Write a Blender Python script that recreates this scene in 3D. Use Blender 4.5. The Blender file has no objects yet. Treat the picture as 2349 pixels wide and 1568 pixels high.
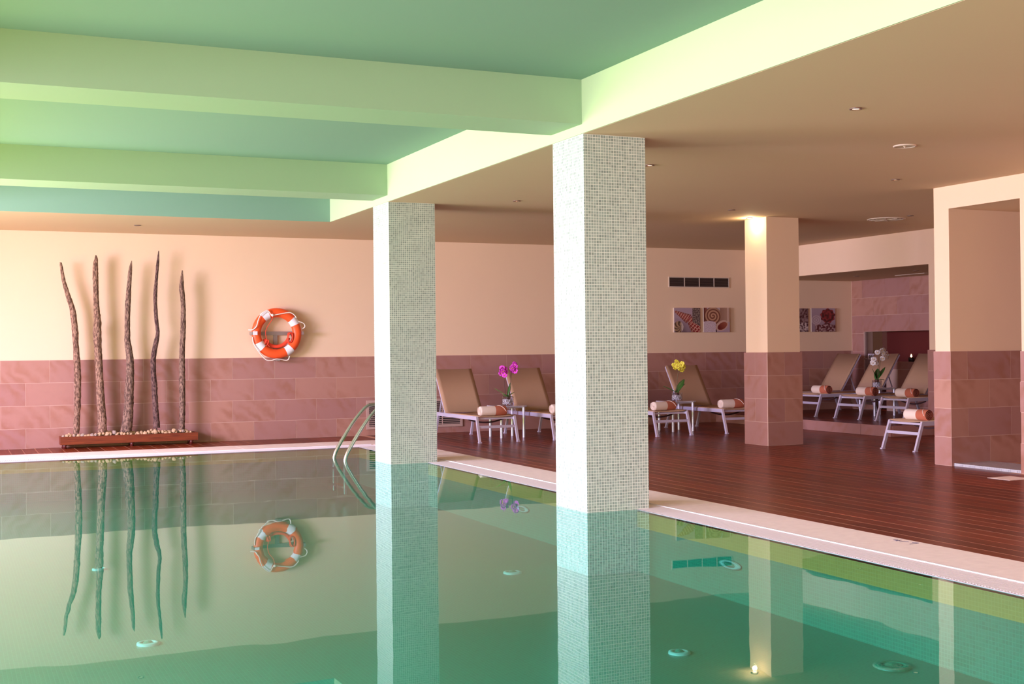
import bpy, bmesh, math, random
from mathutils import Vector, Matrix, noise
random.seed(7)
S = bpy.context.scene
COL = S.collection
PI = math.pi

# ------------------------------------------------------------------ camera
cd = bpy.data.cameras.new('camera'); cam = bpy.data.objects.new('camera', cd); COL.objects.link(cam)
r_ = Vector((0.91220984, -0.40959557, -0.01023145)); u_ = Vector((0.00686936, -0.00967889, 0.99992956)); f_ = Vector((0.40966575, 0.91221587, 0.00601552))
M = Matrix((r_, u_, -f_)).transposed().to_4x4(); M.translation = Vector((0, 0, 1.2816))
cam.matrix_world = M
cd.sensor_width = 36; cd.lens = 44.0125; cd.clip_start = .1; cd.clip_end = 200
S.camera = cam
# ------------------------------------------------------------------ world and light
w = bpy.data.worlds.new('world'); S.world = w; w.use_nodes = True
w.node_tree.nodes['Background'].inputs[0].default_value = (1.0, .93, 1.0, 1)
w.node_tree.nodes['Background'].inputs[1].default_value = .4
S.view_settings.view_transform = 'Standard'; S.view_settings.look = 'None'
S.view_settings.exposure = -0.28; S.view_settings.gamma = 1; S.view_settings.use_curve_mapping = False
def area(name, loc, d, sx, sy, power, col, spread=180):
    l = bpy.data.lights.new(name, 'AREA'); l.shape = 'RECTANGLE'; l.size = sx; l.size_y = sy
    l.energy = power; l.color = col; l.spread = math.radians(spread)
    o = bpy.data.objects.new(name, l); COL.objects.link(o); o.location = loc
    z = -Vector(d).normalized(); x = Vector((0, 0, 1)).cross(z)
    x = x.normalized(); y = z.cross(x)
    o.matrix_world = Matrix((x, y, z)).transposed().to_4x4() @ Matrix.Identity(4)
    o.matrix_world.translation = Vector(loc)
    return o
SKY = (1.0, .83, 1.2); LAWN = (.86, 1.0, .25)
# daylight through the glazed left side (sky part shines down, sunlit lawn part shines up)
area('daylight_left_sky', (-3.6, 3.6, 1.95), (1, 0, -.45), 13.2, 1.8, 1300, SKY, 125)
area('daylight_left_sky_far', (-3.6, 13.6, 1.95), (1, 0.1, -.45), 2.6, 1.8, 820, (1, .86, 1.32), 130)
area('daylight_left_lawn', (-3.6, 6.3, .45), (1, 0, .60), 19.0, .9, 520, LAWN, 130)
area('daylight_left_lawn_far', (-3.6, 12.9, .4), (1, .15, 1.0), 4.2, .7, 170, (.95, .95, .10), 120)
# daylight through the glazed end behind the camera
area('daylight_end_sky', (1.2, -4.9, 1.6), (0, 1, -.1), 8.0, 2.0, 125, (1, .64, .46))
area('daylight_end_lawn', (1.2, -4.9, .5), (0, 1, .5), 8.0, .9, 80, LAWN)

# ------------------------------------------------------------------ helpers
def setp(o, label=None, cat=None, group=None, kind=None):
    if label: o['label'] = label
    if cat: o['category'] = cat
    if group: o['group'] = group
    if kind: o['kind'] = kind
    return o
def thing(name, label, cat, loc=(0, 0, 0), rz=0, group=None):
    o = bpy.data.objects.new(name, None); COL.objects.link(o); o.empty_display_size = .1
    o.location = loc; o.rotation_euler = (0, 0, rz)
    return setp(o, label, cat, group)
def mobj(name, mesh, parent=None, loc=None, rot=None):
    o = bpy.data.objects.new(name, mesh); COL.objects.link(o)
    if parent: o.parent = parent
    if loc: o.location = loc
    if rot: o.rotation_euler = rot
    return o
class MB:
    def __init__(s): s.v = []; s.f = []; s.sm = []
    def add(s, vs, fs, smooth=False):
        n = len(s.v); s.v += [tuple(v) for v in vs]; s.f += [tuple(i + n for i in f) for f in fs]; s.sm += [smooth] * len(fs)
    def box(s, a, b):
        x0, y0, z0 = a; x1, y1, z1 = b
        s.add([(x0, y0, z0), (x1, y0, z0), (x1, y1, z0), (x0, y1, z0), (x0, y0, z1), (x1, y0, z1), (x1, y1, z1), (x0, y1, z1)],
              [(3, 2, 1, 0), (4, 5, 6, 7), (0, 1, 5, 4), (1, 2, 6, 5), (2, 3, 7, 6), (3, 0, 4, 7)])
        return s
    def bar(s, p, q, wx, wy, up=(0, 0, 1)):
        """rectangular bar from p to q"""
        p = Vector(p); q = Vector(q); d = (q - p).normalized(); u = Vector(up)
        a = d.cross(u)
        if a.length < 1e-4: a = Vector((1, 0, 0))
        a.normalize(); b = a.cross(d).normalized()
        c = [(-1, -1), (1, -1), (1, 1), (-1, 1)]
        vs = [p + a * i * wx / 2 + b * j * wy / 2 for i, j in c] + [q + a * i * wx / 2 + b * j * wy / 2 for i, j in c]
        s.add(vs, [(0, 1, 2, 3), (7, 6, 5, 4), (0, 4, 5, 1), (1, 5, 6, 2), (2, 6, 7, 3), (3, 7, 4, 0)])
        return s
    def tube(s, pts, r, n=10, closed=False, caps=True):
        pts = [Vector(p) for p in pts]; m = len(pts)
        rr = r if isinstance(r, (list, tuple)) else [r] * m
        ref = None; rings = []
        for i, p in enumerate(pts):
            if closed: t = pts[(i + 1) % m] - pts[i - 1]
            else: t = pts[min(i + 1, m - 1)] - pts[max(i - 1, 0)]
            t.normalize()
            if ref is None:
                ref = Vector((0, 0, 1)) if abs(t.z) < .9 else Vector((1, 0, 0))
            a = (ref - t * ref.dot(t)).normalized(); b = t.cross(a); ref = a
            rings.append([p + (a * math.cos(2 * PI * k / n) + b * math.sin(2 * PI * k / n)) * rr[i] for k in range(n)])
        vs = [v for g in rings for v in g]; fs = []
        for i in range(m if closed else m - 1):
            j = (i + 1) % m
            for k in range(n):
                k2 = (k + 1) % n
                fs.append((i * n + k, i * n + k2, j * n + k2, j * n + k))
        s.add(vs, fs, True)
        if caps and not closed:
            s.add(rings[0], [tuple(range(n))[::-1]]); s.add(rings[-1], [tuple(range(n))])
        return s
    def lathe(s, prof, n=20, c=(0, 0, 0), axis='z'):
        vs = []
        for r, z in prof:
            for k in range(n):
                a = 2 * PI * k / n; p = (r * math.cos(a), r * math.sin(a), z)
                if axis == 'x': p = (z, p[0], p[1])
                if axis == 'y': p = (p[1], z, p[0])
                vs.append((p[0] + c[0], p[1] + c[1], p[2] + c[2]))
        fs = []
        for i in range(len(prof) - 1):
            for k in range(n):
                k2 = (k + 1) % n; fs.append((i * n + k, i * n + k2, (i + 1) * n + k2, (i + 1) * n + k))
        s.add(vs, fs, True)
        return s
    def mesh(s, name, mat):
        me = bpy.data.meshes.new(name); me.from_pydata(s.v, [], s.f); me.update()
        for p, sm in zip(me.polygons, s.sm): p.use_smooth = sm
        if mat: me.materials.append(mat)
        return me
    def build(s, name, mat, parent=None, loc=None, rot=None):
        return mobj(name, s.mesh(name, mat), parent, loc, rot)
def bevel(o, wd=.004, seg=2):
    m = o.modifiers.new('bevel', 'BEVEL'); m.width = wd; m.segments = seg; m.limit_method = 'ANGLE'
    return o
def struct(name, mb, mat, parent=None, label=None):
    o = mb.build(name, mat, parent)
    if not parent: o['kind'] = 'structure'
    if label: o['label'] = label
    return o

# ------------------------------------------------------------------ materials
def newmat(name):
    m = bpy.data.materials.new(name); m.use_nodes = True
    return m, m.node_tree.nodes, m.node_tree.links, m.node_tree.nodes['Principled BSDF']
def simple(name, col, rough=.5, metal=0, spec=.5, trans=0, noise_amt=0, nscale=8, bump=0, bscale=60, emit=None, es=0):
    m, N, L, b = newmat(name)
    b.inputs['Base Color'].default_value = (*col, 1); b.inputs['Roughness'].default_value = rough
    b.inputs['Metallic'].default_value = metal; b.inputs['Specular IOR Level'].default_value = spec
    b.inputs['Transmission Weight'].default_value = trans
    g = N.new('ShaderNodeNewGeometry')
    if noise_amt:
        t = N.new('ShaderNodeTexNoise'); t.inputs['Scale'].default_value = nscale; t.inputs['Detail'].default_value = 4
        L.new(g.outputs['Position'], t.inputs['Vector'])
        mx = N.new('ShaderNodeMix'); mx.data_type = 'RGBA'
        mx.inputs['A'].default_value = (*[c * (1 - noise_amt) for c in col], 1); mx.inputs['B'].default_value = (*[min(1, c * (1 + noise_amt)) for c in col], 1)
        L.new(t.outputs['Fac'], mx.inputs['Factor']); L.new(mx.outputs['Result'], b.inputs['Base Color'])
    if bump:
        t = N.new('ShaderNodeTexNoise'); t.inputs['Scale'].default_value = bscale; t.inputs['Detail'].default_value = 3
        L.new(g.outputs['Position'], t.inputs['Vector'])
        bp = N.new('ShaderNodeBump'); bp.inputs['Strength'].default_value = bump; bp.inputs['Distance'].default_value = .01
        L.new(t.outputs['Fac'], bp.inputs['Height']); L.new(bp.outputs['Normal'], b.inputs['Normal'])
    if emit:
        b.inputs['Emission Color'].default_value = (*emit, 1); b.inputs['Emission Strength'].default_value = es
    return m
plaster = simple('cream_plaster', (.82, .585, .405), .85, noise_amt=.02, nscale=2, bump=.05, bscale=90)
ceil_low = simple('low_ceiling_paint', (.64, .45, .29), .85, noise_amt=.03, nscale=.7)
ceil_green_lit = simple('green_lit_ceiling_paint', (.22, .36, .27), .85, noise_amt=.03, nscale=.9)  # green bounce from lawn and pool put into the recess colour
beam_paint = simple('green_lit_beam_paint', (.36, .50, .31), .8, noise_amt=.02, nscale=1.2)  # same green bounce light put into the beam colour
side_paint = simple('pale_side_beam_paint', (.44, .57, .32), .8, noise_amt=.02, nscale=1.2)  # green-yellow lawn light put into the side beam colour
grout = simple('pale_grout', (.62, .42, .34), .8)
def sandstone():
    m, N, L, b = newmat('pink_sandstone')
    g = N.new('ShaderNodeNewGeometry'); oi = N.new('ShaderNodeObjectInfo')
    off = N.new('ShaderNodeVectorMath'); off.operation = 'SCALE'; off.inputs['Scale'].default_value = 37.0
    cmb = N.new('ShaderNodeCombineXYZ')
    for i in range(3): L.new(oi.outputs['Random'], cmb.inputs[i])
    L.new(cmb.outputs[0], off.inputs[0])
    ad = N.new('ShaderNodeVectorMath'); ad.operation = 'ADD'; L.new(g.outputs['Position'], ad.inputs[0]); L.new(off.outputs[0], ad.inputs[1])
    wv = N.new('ShaderNodeTexWave'); wv.inputs['Scale'].default_value = 2.6; wv.inputs['Distortion'].default_value = 9.0
    wv.inputs['Detail'].default_value = 4; wv.inputs['Detail Scale'].default_value = 1.2; wv.bands_direction = 'DIAGONAL'
    L.new(ad.outputs[0], wv.inputs['Vector'])
    nz = N.new('ShaderNodeTexNoise'); nz.inputs['Scale'].default_value = 2.2; nz.inputs['Detail'].default_value = 5; L.new(ad.outputs[0], nz.inputs['Vector'])
    cr = N.new('ShaderNodeValToRGB'); e = cr.color_ramp.elements
    e[0].position = 0; e[0].color = (.38, .185, .16, 1); e[1].position = 1; e[1].color = (.45, .225, .165, 1)
    x = e.new(.5); x.color = (.40, .20, .17, 1)
    L.new(oi.outputs['Random'], cr.inputs['Fac'])
    vein = N.new('ShaderNodeMix'); vein.data_type = 'RGBA'; vein.inputs['B'].default_value = (.33, .135, .085, 1)
    mul = N.new('ShaderNodeMath'); mul.operation = 'MULTIPLY'; mr = N.new('ShaderNodeMapRange'); mr.inputs['From Min'].default_value = .42; mr.inputs['From Max'].default_value = .66; mr.inputs['To Max'].default_value = .75
    L.new(nz.outputs['Fac'], mr.inputs['Value']); L.new(mr.outputs[0], mul.inputs[0]); L.new(wv.outputs['Fac'], mul.inputs[1])
    L.new(cr.outputs['Color'], vein.inputs['A']); L.new(mul.outputs[0], vein.inputs['Factor'])
    L.new(vein.outputs['Result'], b.inputs['Base Color']); b.inputs['Roughness'].default_value = .5
    b.inputs['Specular IOR Level'].default_value = .3
    return m
stone = sandstone()
def mosaic(name, ca, cb, cm, rough=.25, size=.0232, dark=.25):
    m, N, L, b = newmat(name)
    g = N.new('ShaderNodeNewGeometry'); sp = N.new('ShaderNodeSeparateXYZ'); L.new(g.outputs['Position'], sp.inputs[0])
    nsp = N.new('ShaderNodeSeparateXYZ'); L.new(g.outputs['True Normal'], nsp.inputs[0])
    az = N.new('ShaderNodeMath'); az.operation = 'ABSOLUTE'; L.new(nsp.outputs['Z'], az.inputs[0])
    gt = N.new('ShaderNodeMath'); gt.operation = 'GREATER_THAN'; gt.inputs[1].default_value = .5; L.new(az.outputs[0], gt.inputs[0])
    su = N.new('ShaderNodeMath'); su.operation = 'ADD'; L.new(sp.outputs['X'], su.inputs[0]); L.new(sp.outputs['Y'], su.inputs[1])
    a = N.new('ShaderNodeCombineXYZ'); L.new(su.outputs[0], a.inputs[0]); L.new(sp.outputs['Z'], a.inputs[1])
    c = N.new('ShaderNodeCombineXYZ'); L.new(sp.outputs['X'], c.inputs[0]); L.new(sp.outputs['Y'], c.inputs[1])
    vm = N.new('ShaderNodeMix'); vm.data_type = 'VECTOR'; L.new(gt.outputs[0], vm.inputs['Factor']); L.new(a.outputs[0], vm.inputs[4]); L.new(c.outputs[0], vm.inputs[5])
    br = N.new('ShaderNodeTexBrick'); br.offset = 0; br.squash = 1
    br.inputs['Color1'].default_value = (*ca, 1); br.inputs['Color2'].default_value = (*cb, 1); br.inputs['Mortar'].default_value = (*cm, 1)
    br.inputs['Scale'].default_value = 1; br.inputs['Brick Width'].default_value = size; br.inputs['Row Height'].default_value = size
    br.inputs['Mortar Size'].default_value = size * .095; br.inputs['Mortar Smooth'].default_value = .2; br.inputs['Bias'].default_value = 0
    L.new(vm.outputs[1], br.inputs['Vector'])
    # some darker tiles, one random value per tile
    sc = N.new('ShaderNodeVectorMath'); sc.operation = 'SCALE'; sc.inputs['Scale'].default_value = 1 / size; L.new(vm.outputs[1], sc.inputs[0])
    fl = N.new('ShaderNodeVectorMath'); fl.operation = 'FLOOR'; L.new(sc.outputs[0], fl.inputs[0])
    wn = N.new('ShaderNodeTexWhiteNoise'); wn.noise_dimensions = '2D'; L.new(fl.outputs[0], wn.inputs['Vector'])
    mr = N.new('ShaderNodeMapRange'); mr.inputs['From Min'].default_value = .45; mr.inputs['From Max'].default_value = 1; mr.inputs['To Max'].default_value = dark
    L.new(wn.outputs['Value'], mr.inputs['Value'])
    inv = N.new('ShaderNodeMath'); inv.operation = 'SUBTRACT'; inv.inputs[0].default_value = 1; L.new(br.outputs['Fac'], inv.inputs[1])
    ml = N.new('ShaderNodeMath'); ml.operation = 'MULTIPLY'; L.new(mr.outputs[0], ml.inputs[0]); L.new(inv.outputs[0], ml.inputs[1])
    mx = N.new('ShaderNodeMix'); mx.data_type = 'RGBA'; mx.inputs['B'].default_value = (*[v * .45 for v in cb], 1)
    L.new(br.outputs['Color'], mx.inputs['A']); L.new(ml.outputs[0], mx.inputs['Factor'])
    L.new(mx.outputs['Result'], b.inputs['Base Color']); b.inputs['Roughness'].default_value = rough
    bp = N.new('ShaderNodeBump'); bp.inputs['Strength'].default_value = .3; bp.inputs['Distance'].default_value = .002; bp.invert = True
    L.new(br.outputs['Fac'], bp.inputs['Height']); L.new(bp.outputs['Normal'], b.inputs['Normal'])
    return m
col_mosaic = mosaic('pale_green_glass_mosaic', (.43, .50, .43), (.33, .41, .36), (.80, .83, .74), .3, dark=.5)
pool_mosaic = mosaic('green_pool_mosaic', (.016, .30, .19), (.012, .26, .165), (.04, .36, .23), .3, dark=.15)
kerb_mosaic = mosaic('white_kerb_mosaic', (.50, .48, .52), (.40, .38, .44), (.55, .54, .55), .3, dark=.4)
band_tile = mosaic('olive_band_mosaic', (.92, .40, .09), (.86, .37, .08), (.95, .46, .14), .3, dark=.1)
def wood_deck():
    m, N, L, b = newmat('dark_deck_board')
    g = N.new('ShaderNodeNewGeometry'); oi = N.new('ShaderNodeObjectInfo')
    mp = N.new('ShaderNodeMapping'); mp.inputs['Scale'].default_value = (38, 1.2, 38)
    L.new(g.outputs['Position'], mp.inputs['Vector'])
    nz = N.new('ShaderNodeTexNoise'); nz.inputs['Scale'].default_value = 1; nz.inputs['Detail'].default_value = 5; L.new(mp.outputs[0], nz.inputs['Vector'])
    cr = N.new('ShaderNodeValToRGB'); e = cr.color_ramp.elements; e[0].color = (.115, .016, .005, 1); e[1].color = (.215, .040, .015, 1)
    e[0].position = .3; e[1].position = .75
    L.new(nz.outputs['Fac'], cr.inputs['Fac'])
    hs = N.new('ShaderNodeHueSaturation'); mr = N.new('ShaderNodeMapRange'); mr.inputs['To Min'].default_value = .75; mr.inputs['To Max'].default_value = 1.3
    L.new(oi.outputs['Random'], mr.inputs['Value']); L.new(mr.outputs[0], hs.inputs['Value']); L.new(cr.outputs[0], hs.inputs['Color'])
    L.new(hs.outputs[0], b.inputs['Base Color']); b.inputs['Roughness'].default_value = .28; b.inputs['Specular IOR Level'].default_value = .08
    bp = N.new('ShaderNodeBump'); bp.inputs['Strength'].default_value = .25; bp.inputs['Distance'].default_value = .003
    L.new(nz.outputs['Fac'], bp.inputs['Height']); L.new(bp.outputs['Normal'], b.inputs['Normal'])
    return m
deck_mat = wood_deck()
deck_base = simple('deck_joint', (.62, .33, .22), .7)
coping_mat = simple('beige_stone_coping', (.93, .77, .70), .7, noise_amt=.12, nscale=14, bump=.1, bscale=120)
coping_joint = simple('coping_joint', (.9, .72, .6), .8)
grate_mat = simple('white_plastic_grate', (.86, .80, .80), .45)
lip_mat = simple('wet_gutter_lip', (.42, .35, .36), .4)
channel_mat = simple('gutter_channel', (.74, .64, .64), .6)
trough_wood = None
def wood(name, c0, c1, sx=(3, 40, 40), rough=.4):
    m, N, L, b = newmat(name)
    g = N.new('ShaderNodeNewGeometry'); mp = N.new('ShaderNodeMapping'); mp.inputs['Scale'].default_value = sx
    L.new(g.outputs['Position'], mp.inputs['Vector'])
    nz = N.new('ShaderNodeTexNoise'); nz.inputs['Scale'].default_value = 1; nz.inputs['Detail'].default_value = 6; nz.inputs['Distortion'].default_value = .6
    L.new(mp.outputs[0], nz.inputs['Vector'])
    cr = N.new('ShaderNodeValToRGB'); e = cr.color_ramp.elements; e[0].color = (*c0, 1); e[1].color = (*c1, 1); e[0].position = .35; e[1].position = .65
    L.new(nz.outputs['Fac'], cr.inputs['Fac']); L.new(cr.outputs[0], b.inputs['Base Color']); b.inputs['Roughness'].default_value = rough
    return m
trough_wood = wood('reddish_hardwood', (.13, .018, .006), (.24, .044, .012))
def bark(name, c0, c1):
    m, N, L, b = newmat(name)
    g = N.new('ShaderNodeNewGeometry'); mp = N.new('ShaderNodeMapping'); mp.inputs['Scale'].default_value = (55, 55, 20)
    L.new(g.outputs['Position'], mp.inputs['Vector'])
    nz = N.new('ShaderNodeTexNoise'); nz.inputs['Scale'].default_value = 1; nz.inputs['Detail'].default_value = 4; nz.inputs['Roughness'].default_value = .6
    L.new(mp.outputs[0], nz.inputs['Vector'])
    cr = N.new('ShaderNodeValToRGB'); e = cr.color_ramp.elements; e[0].color = (*c0, 1); e[1].color = (*c1, 1); e[0].position = .42; e[1].position = .6
    L.new(nz.outputs['Fac'], cr.inputs['Fac']); L.new(cr.outputs[0], b.inputs['Base Color']); b.inputs['Roughness'].default_value = .9
    bp = N.new('ShaderNodeBump'); bp.inputs['Strength'].default_value = 1; bp.inputs['Distance'].default_value = .012
    L.new(nz.outputs['Fac'], bp.inputs['Height']); L.new(bp.outputs['Normal'], b.inputs['Normal'])
    return m
bark_a = bark('tan_bark', (.11, .05, .032), (.38, .22, .15))
bark_b = bark('grey_brown_bark', (.085, .042, .03), (.30, .18, .13))
bark_c = bark('dark_bark', (.045, .018, .016), (.19, .10, .085))
pebble_mat = simple('tan_pebble', (.52, .33, .19), .7, noise_amt=.35, nscale=25)
pebble_dk = simple('grey_pebble', (.34, .25, .20), .7, noise_amt=.3, nscale=25)
metal_lav = simple('silver_lounger_metal', (.66, .60, .74), .32, metal=.35)
fabric = simple('taupe_mesh_fabric', (.43, .255, .155), .8, noise_amt=.06, nscale=200, bump=.15, bscale=400)
strap_mat = simple('dark_strap', (.05, .018, .02), .6)
towel_cream = simple('cream_towel', (.82, .66, .56), .95, noise_amt=.05, nscale=150, bump=.5, bscale=300)
towel_terra = simple('terracotta_towel', (.50, .14, .075), .95, noise_amt=.1, nscale=150, bump=.5, bscale=300)
towel_dark = simple('dark_red_towel', (.10, .014, .010), .95, noise_amt=.2, nscale=150)
table_top_mat = simple('grey_glass_table_top', (.50, .46, .52), .12, metal=.2)
table_leg_mat = simple('silver_table_leg', (.62, .60, .68), .3, metal=.35)
leaf_mat = simple('dark_green_leaf', (.035, .12, .02), .35, noise_amt=.2, nscale=30)
leaf_lt = simple('light_green_leaf', (.10, .22, .04), .4, noise_amt=.2, nscale=30)
stem_mat = simple('orchid_stem', (.13, .10, .04), .5)
stake_mat = simple('dark_stem', (.09, .03, .02), .5)
fl_mag = simple('magenta_petal', (.62, .04, .50), .6, noise_amt=.25, nscale=60)
fl_yel = simple('yellow_petal', (.80, .70, .06), .6, noise_amt=.1, nscale=60)
fl_whi = simple('white_petal', (.88, .80, .76), .6, noise_amt=.04, nscale=60)
fl_ctr = simple('flower_centre', (.75, .45, .12), .6)
gravel_mat = simple('white_gravel', (.92, .86, .92), .6, noise_amt=.15, nscale=90, bump=1, bscale=80)
chrome = simple('steel_rail', (.52, .50, .44), .22, metal=.9)
orange = simple('orange_buoy', (.90, .10, .018), .45, noise_amt=.06, nscale=20)
white_band = simple('white_buoy_band', (.86, .80, .84), .6, noise_amt=.05, nscale=60)
rope_w = simple('white_rope', (.88, .76, .68), .8)
rope_r = simple('red_rope', (.80, .06, .02), .7)
bracket_mat = simple('grey_bracket', (.33, .27, .25), .35, metal=.4)
vent_white = simple('cream_vent_metal', (.66, .52, .42), .6)
vent_dark = simple('dark_vent_void', (.018, .010, .010), .8)
slat_mat = simple('brown_vent_slat', (.09, .05, .035), .5)
slat_lt = simple('beige_grille_slat', (.50, .33, .28), .5)
lamp_ring = simple('lamp_ring', (.16, .09, .07), .4)
lamp_glow = simple('warm_lamp_glow', (1, .8, .6), .5, emit=(1, .62, .38), es=9)
lamp_dim = simple('dim_lamp_glow', (.9, .7, .5), .5, emit=(1, .6, .35), es=1.6)
niche_red = simple('deep_red_plaster', (.11, .009, .005), .8, noise_amt=.05)
niche_ochre = simple('ochre_plaster', (.26, .10, .02), .8)
black = simple('black_holder', (.02, .015, .015), .4)
flame = simple('candle_flame', (1, .6, .3), .5, emit=(1, .42, .2), es=14)
sign_white = simple('sign_white', (.75, .68, .72), .6)
sign_ink = simple('sign_ink', (.06, .04, .10), .6)
blue_ink = simple('blue_mark', (.07, .05, .14), .6)
inlet_white = simple('inlet_ring', (.45, .62, .55), .4)
lawn_mat = simple('lawn_green', (.12, .25, .04), .9, noise_amt=.3, nscale=3)
def thin_glass():
    m, N, L, b = newmat('clear_glass')
    out = N['Material Output']; N.remove(b)
    t = N.new('ShaderNodeBsdfTransparent'); t.inputs[0].default_value = (.93, .92, .94, 1)
    g = N.new('ShaderNodeBsdfGlossy'); g.inputs['Roughness'].default_value = .03
    lw = N.new('ShaderNodeLayerWeight'); lw.inputs['Blend'].default_value = .25
    mx = N.new('ShaderNodeMixShader'); L.new(lw.outputs['Facing'], mx.inputs[0]); L.new(t.outputs[0], mx.inputs[1]); L.new(g.outputs[0], mx.inputs[2])
    sc = N.new('ShaderNodeMath'); sc.operation = 'MULTIPLY'; sc.inputs[1].default_value = .5; L.new(lw.outputs['Facing'], sc.inputs[0]); L.new(sc.outputs[0], mx.inputs[0])
    L.new(mx.outputs[0], out.inputs[0]); return m
glass = thin_glass()
def water():
    m, N, L, b = newmat('pool_water')
    out = N['Material Output']; N.remove(b)
    g = N.new('ShaderNodeNewGeometry')
    mp = N.new('ShaderNodeMapping'); mp.inputs['Scale'].default_value = (1.2, 1.2, 1.2); L.new(g.outputs['Position'], mp.inputs['Vector'])
    nz = N.new('ShaderNodeTexNoise'); nz.inputs['Scale'].default_value = 1.6; nz.inputs['Detail'].default_value = 1.5; L.new(mp.outputs[0], nz.inputs['Vector'])
    bp = N.new('ShaderNodeBump'); bp.inputs['Strength'].default_value = .035; bp.inputs['Distance'].default_value = .02; L.new(nz.outputs['Fac'], bp.inputs['Height'])
    dt = N.new('ShaderNodeVectorMath'); dt.operation = 'DOT_PRODUCT'; L.new(g.outputs['Incoming'], dt.inputs[0]); L.new(bp.outputs['Normal'], dt.inputs[1])
    ab = N.new('ShaderNodeMath'); ab.operation = 'ABSOLUTE'; L.new(dt.outputs['Value'], ab.inputs[0])
    om = N.new('ShaderNodeMath'); om.operation = 'SUBTRACT'; om.inputs[0].default_value = 1; L.new(ab.outputs[0], om.inputs[1])
    pw = N.new('ShaderNodeMath'); pw.operation = 'POWER'; pw.inputs[1].default_value = 5; L.new(om.outputs[0], pw.inputs[0])
    mr = N.new('ShaderNodeMath'); mr.operation = 'MULTIPLY_ADD'; mr.inputs[1].default_value = .98; mr.inputs[2].default_value = .025; L.new(pw.outputs[0], mr.inputs[0])
    t = N.new('ShaderNodeBsdfTransparent'); t.inputs[0].default_value = (.38, .83, .74, 1)
    gl = N.new('ShaderNodeBsdfGlossy'); gl.inputs['Roughness'].default_value = .012; gl.inputs['Color'].default_value = (.82, .97, 1, 1)
    L.new(bp.outputs['Normal'], gl.inputs['Normal'])
    mx = N.new('ShaderNodeMixShader'); L.new(mr.outputs[0], mx.inputs[0]); L.new(t.outputs[0], mx.inputs[1]); L.new(gl.outputs[0], mx.inputs[2])
    L.new(mx.outputs[0], out.inputs[0]); return m
water_mat = water()

# ------------------------------------------------------------------ structure
YW = 18.274; HC = 2.971; HU = 3.395; HB = 3.045; XB = 4.553
GY = 16.17; GX = 5.0            # pool edges
# floor slab under the boards (ring around the pool)
fb = MB()
fb.box((5.76, -5.2, -.25), (15.1, YW, -.0006)); fb.box((-3.3, 17.25, -.25), (5.76, YW, -.0006))
fb.box((-3.3, -5.2, -.25), (-2.1, 17.25, -.016)); fb.box((-2.1, -5.2, -.25), (5.76, .6, -.016))
floor = struct('floor', fb, deck_base)
# deck boards: 3 m long, laid along the room
board_cache = {}
def board(x0, x1, y0, y1, z=0.0, parent=None):
    key = (round(x1 - x0, 3), round(y1 - y0, 3))
    if key not in board_cache:
        a, b = (x1 - x0) / 2, (y1 - y0) / 2
        board_cache[key] = MB().box((-a, -b, -.015), (a, b, 0)).mesh('board', deck_mat)
    return mobj('board', board_cache[key], parent or floor, ((x0 + x1) / 2, (y0 + y1) / 2, z + random.uniform(-.0004, .0006)))
P = .1555; G = .008
k = 0; x = 5.762
edges = [5.762, 5.884] + [5.884 + P * i for i in range(1, 48)]
for i in range(len(edges) - 1):
    a, b = edges[i] + (0 if i == 0 else G / 2), edges[i + 1] - G / 2
    if a > 12.98 + .1: break
    cuts = [3.63 + (i * 1.31 % 3.0)] if i > 1 else [3.63 + .9]
    if i in (2, 3, 4, 5): cuts = [4.25 if i % 2 else 3.63 + 0]
    ys = [2.4]; y = cuts[0]
    if i in (1, 2, 3, 4): y = {1: 4.25, 2: 3.6, 3: 4.25, 4: 3.6}[i]
    while y < YW - .15: 
        ys.append(y); y += 3.0
    ys.append(YW - .008)
    for a0, a1 in zip(ys[:-1], ys[1:]):
        if a1 - a0 < .05: continue
        # boards stop at the white kerb, the pier and the platform
        if a > 9.68 and a0 < 9.2 and a1 < 9.3: 
            if a > 9.8: continue
        c0, c1 = a0 + .0015, a1 - .0015
        if a > 12.03 and a1 > 13.86:
            if a0 > 13.8: continue
            c1 = 13.85
        if a >= 9.68 and a1 > 10.25 and a0 < 10.25:
            c0 = 10.45
            if c1 - c0 < .1: continue
        if a > 9.6 and c0 < 9.3: continue
        board(a, b, c0, c1)
x = 1.372 - .165 * 26
for i in range(53):
    a = x + .165 * i
    if a + .165 > 5.762: break
    board(a + .003, a + .162, 17.255, YW - .008)
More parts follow.
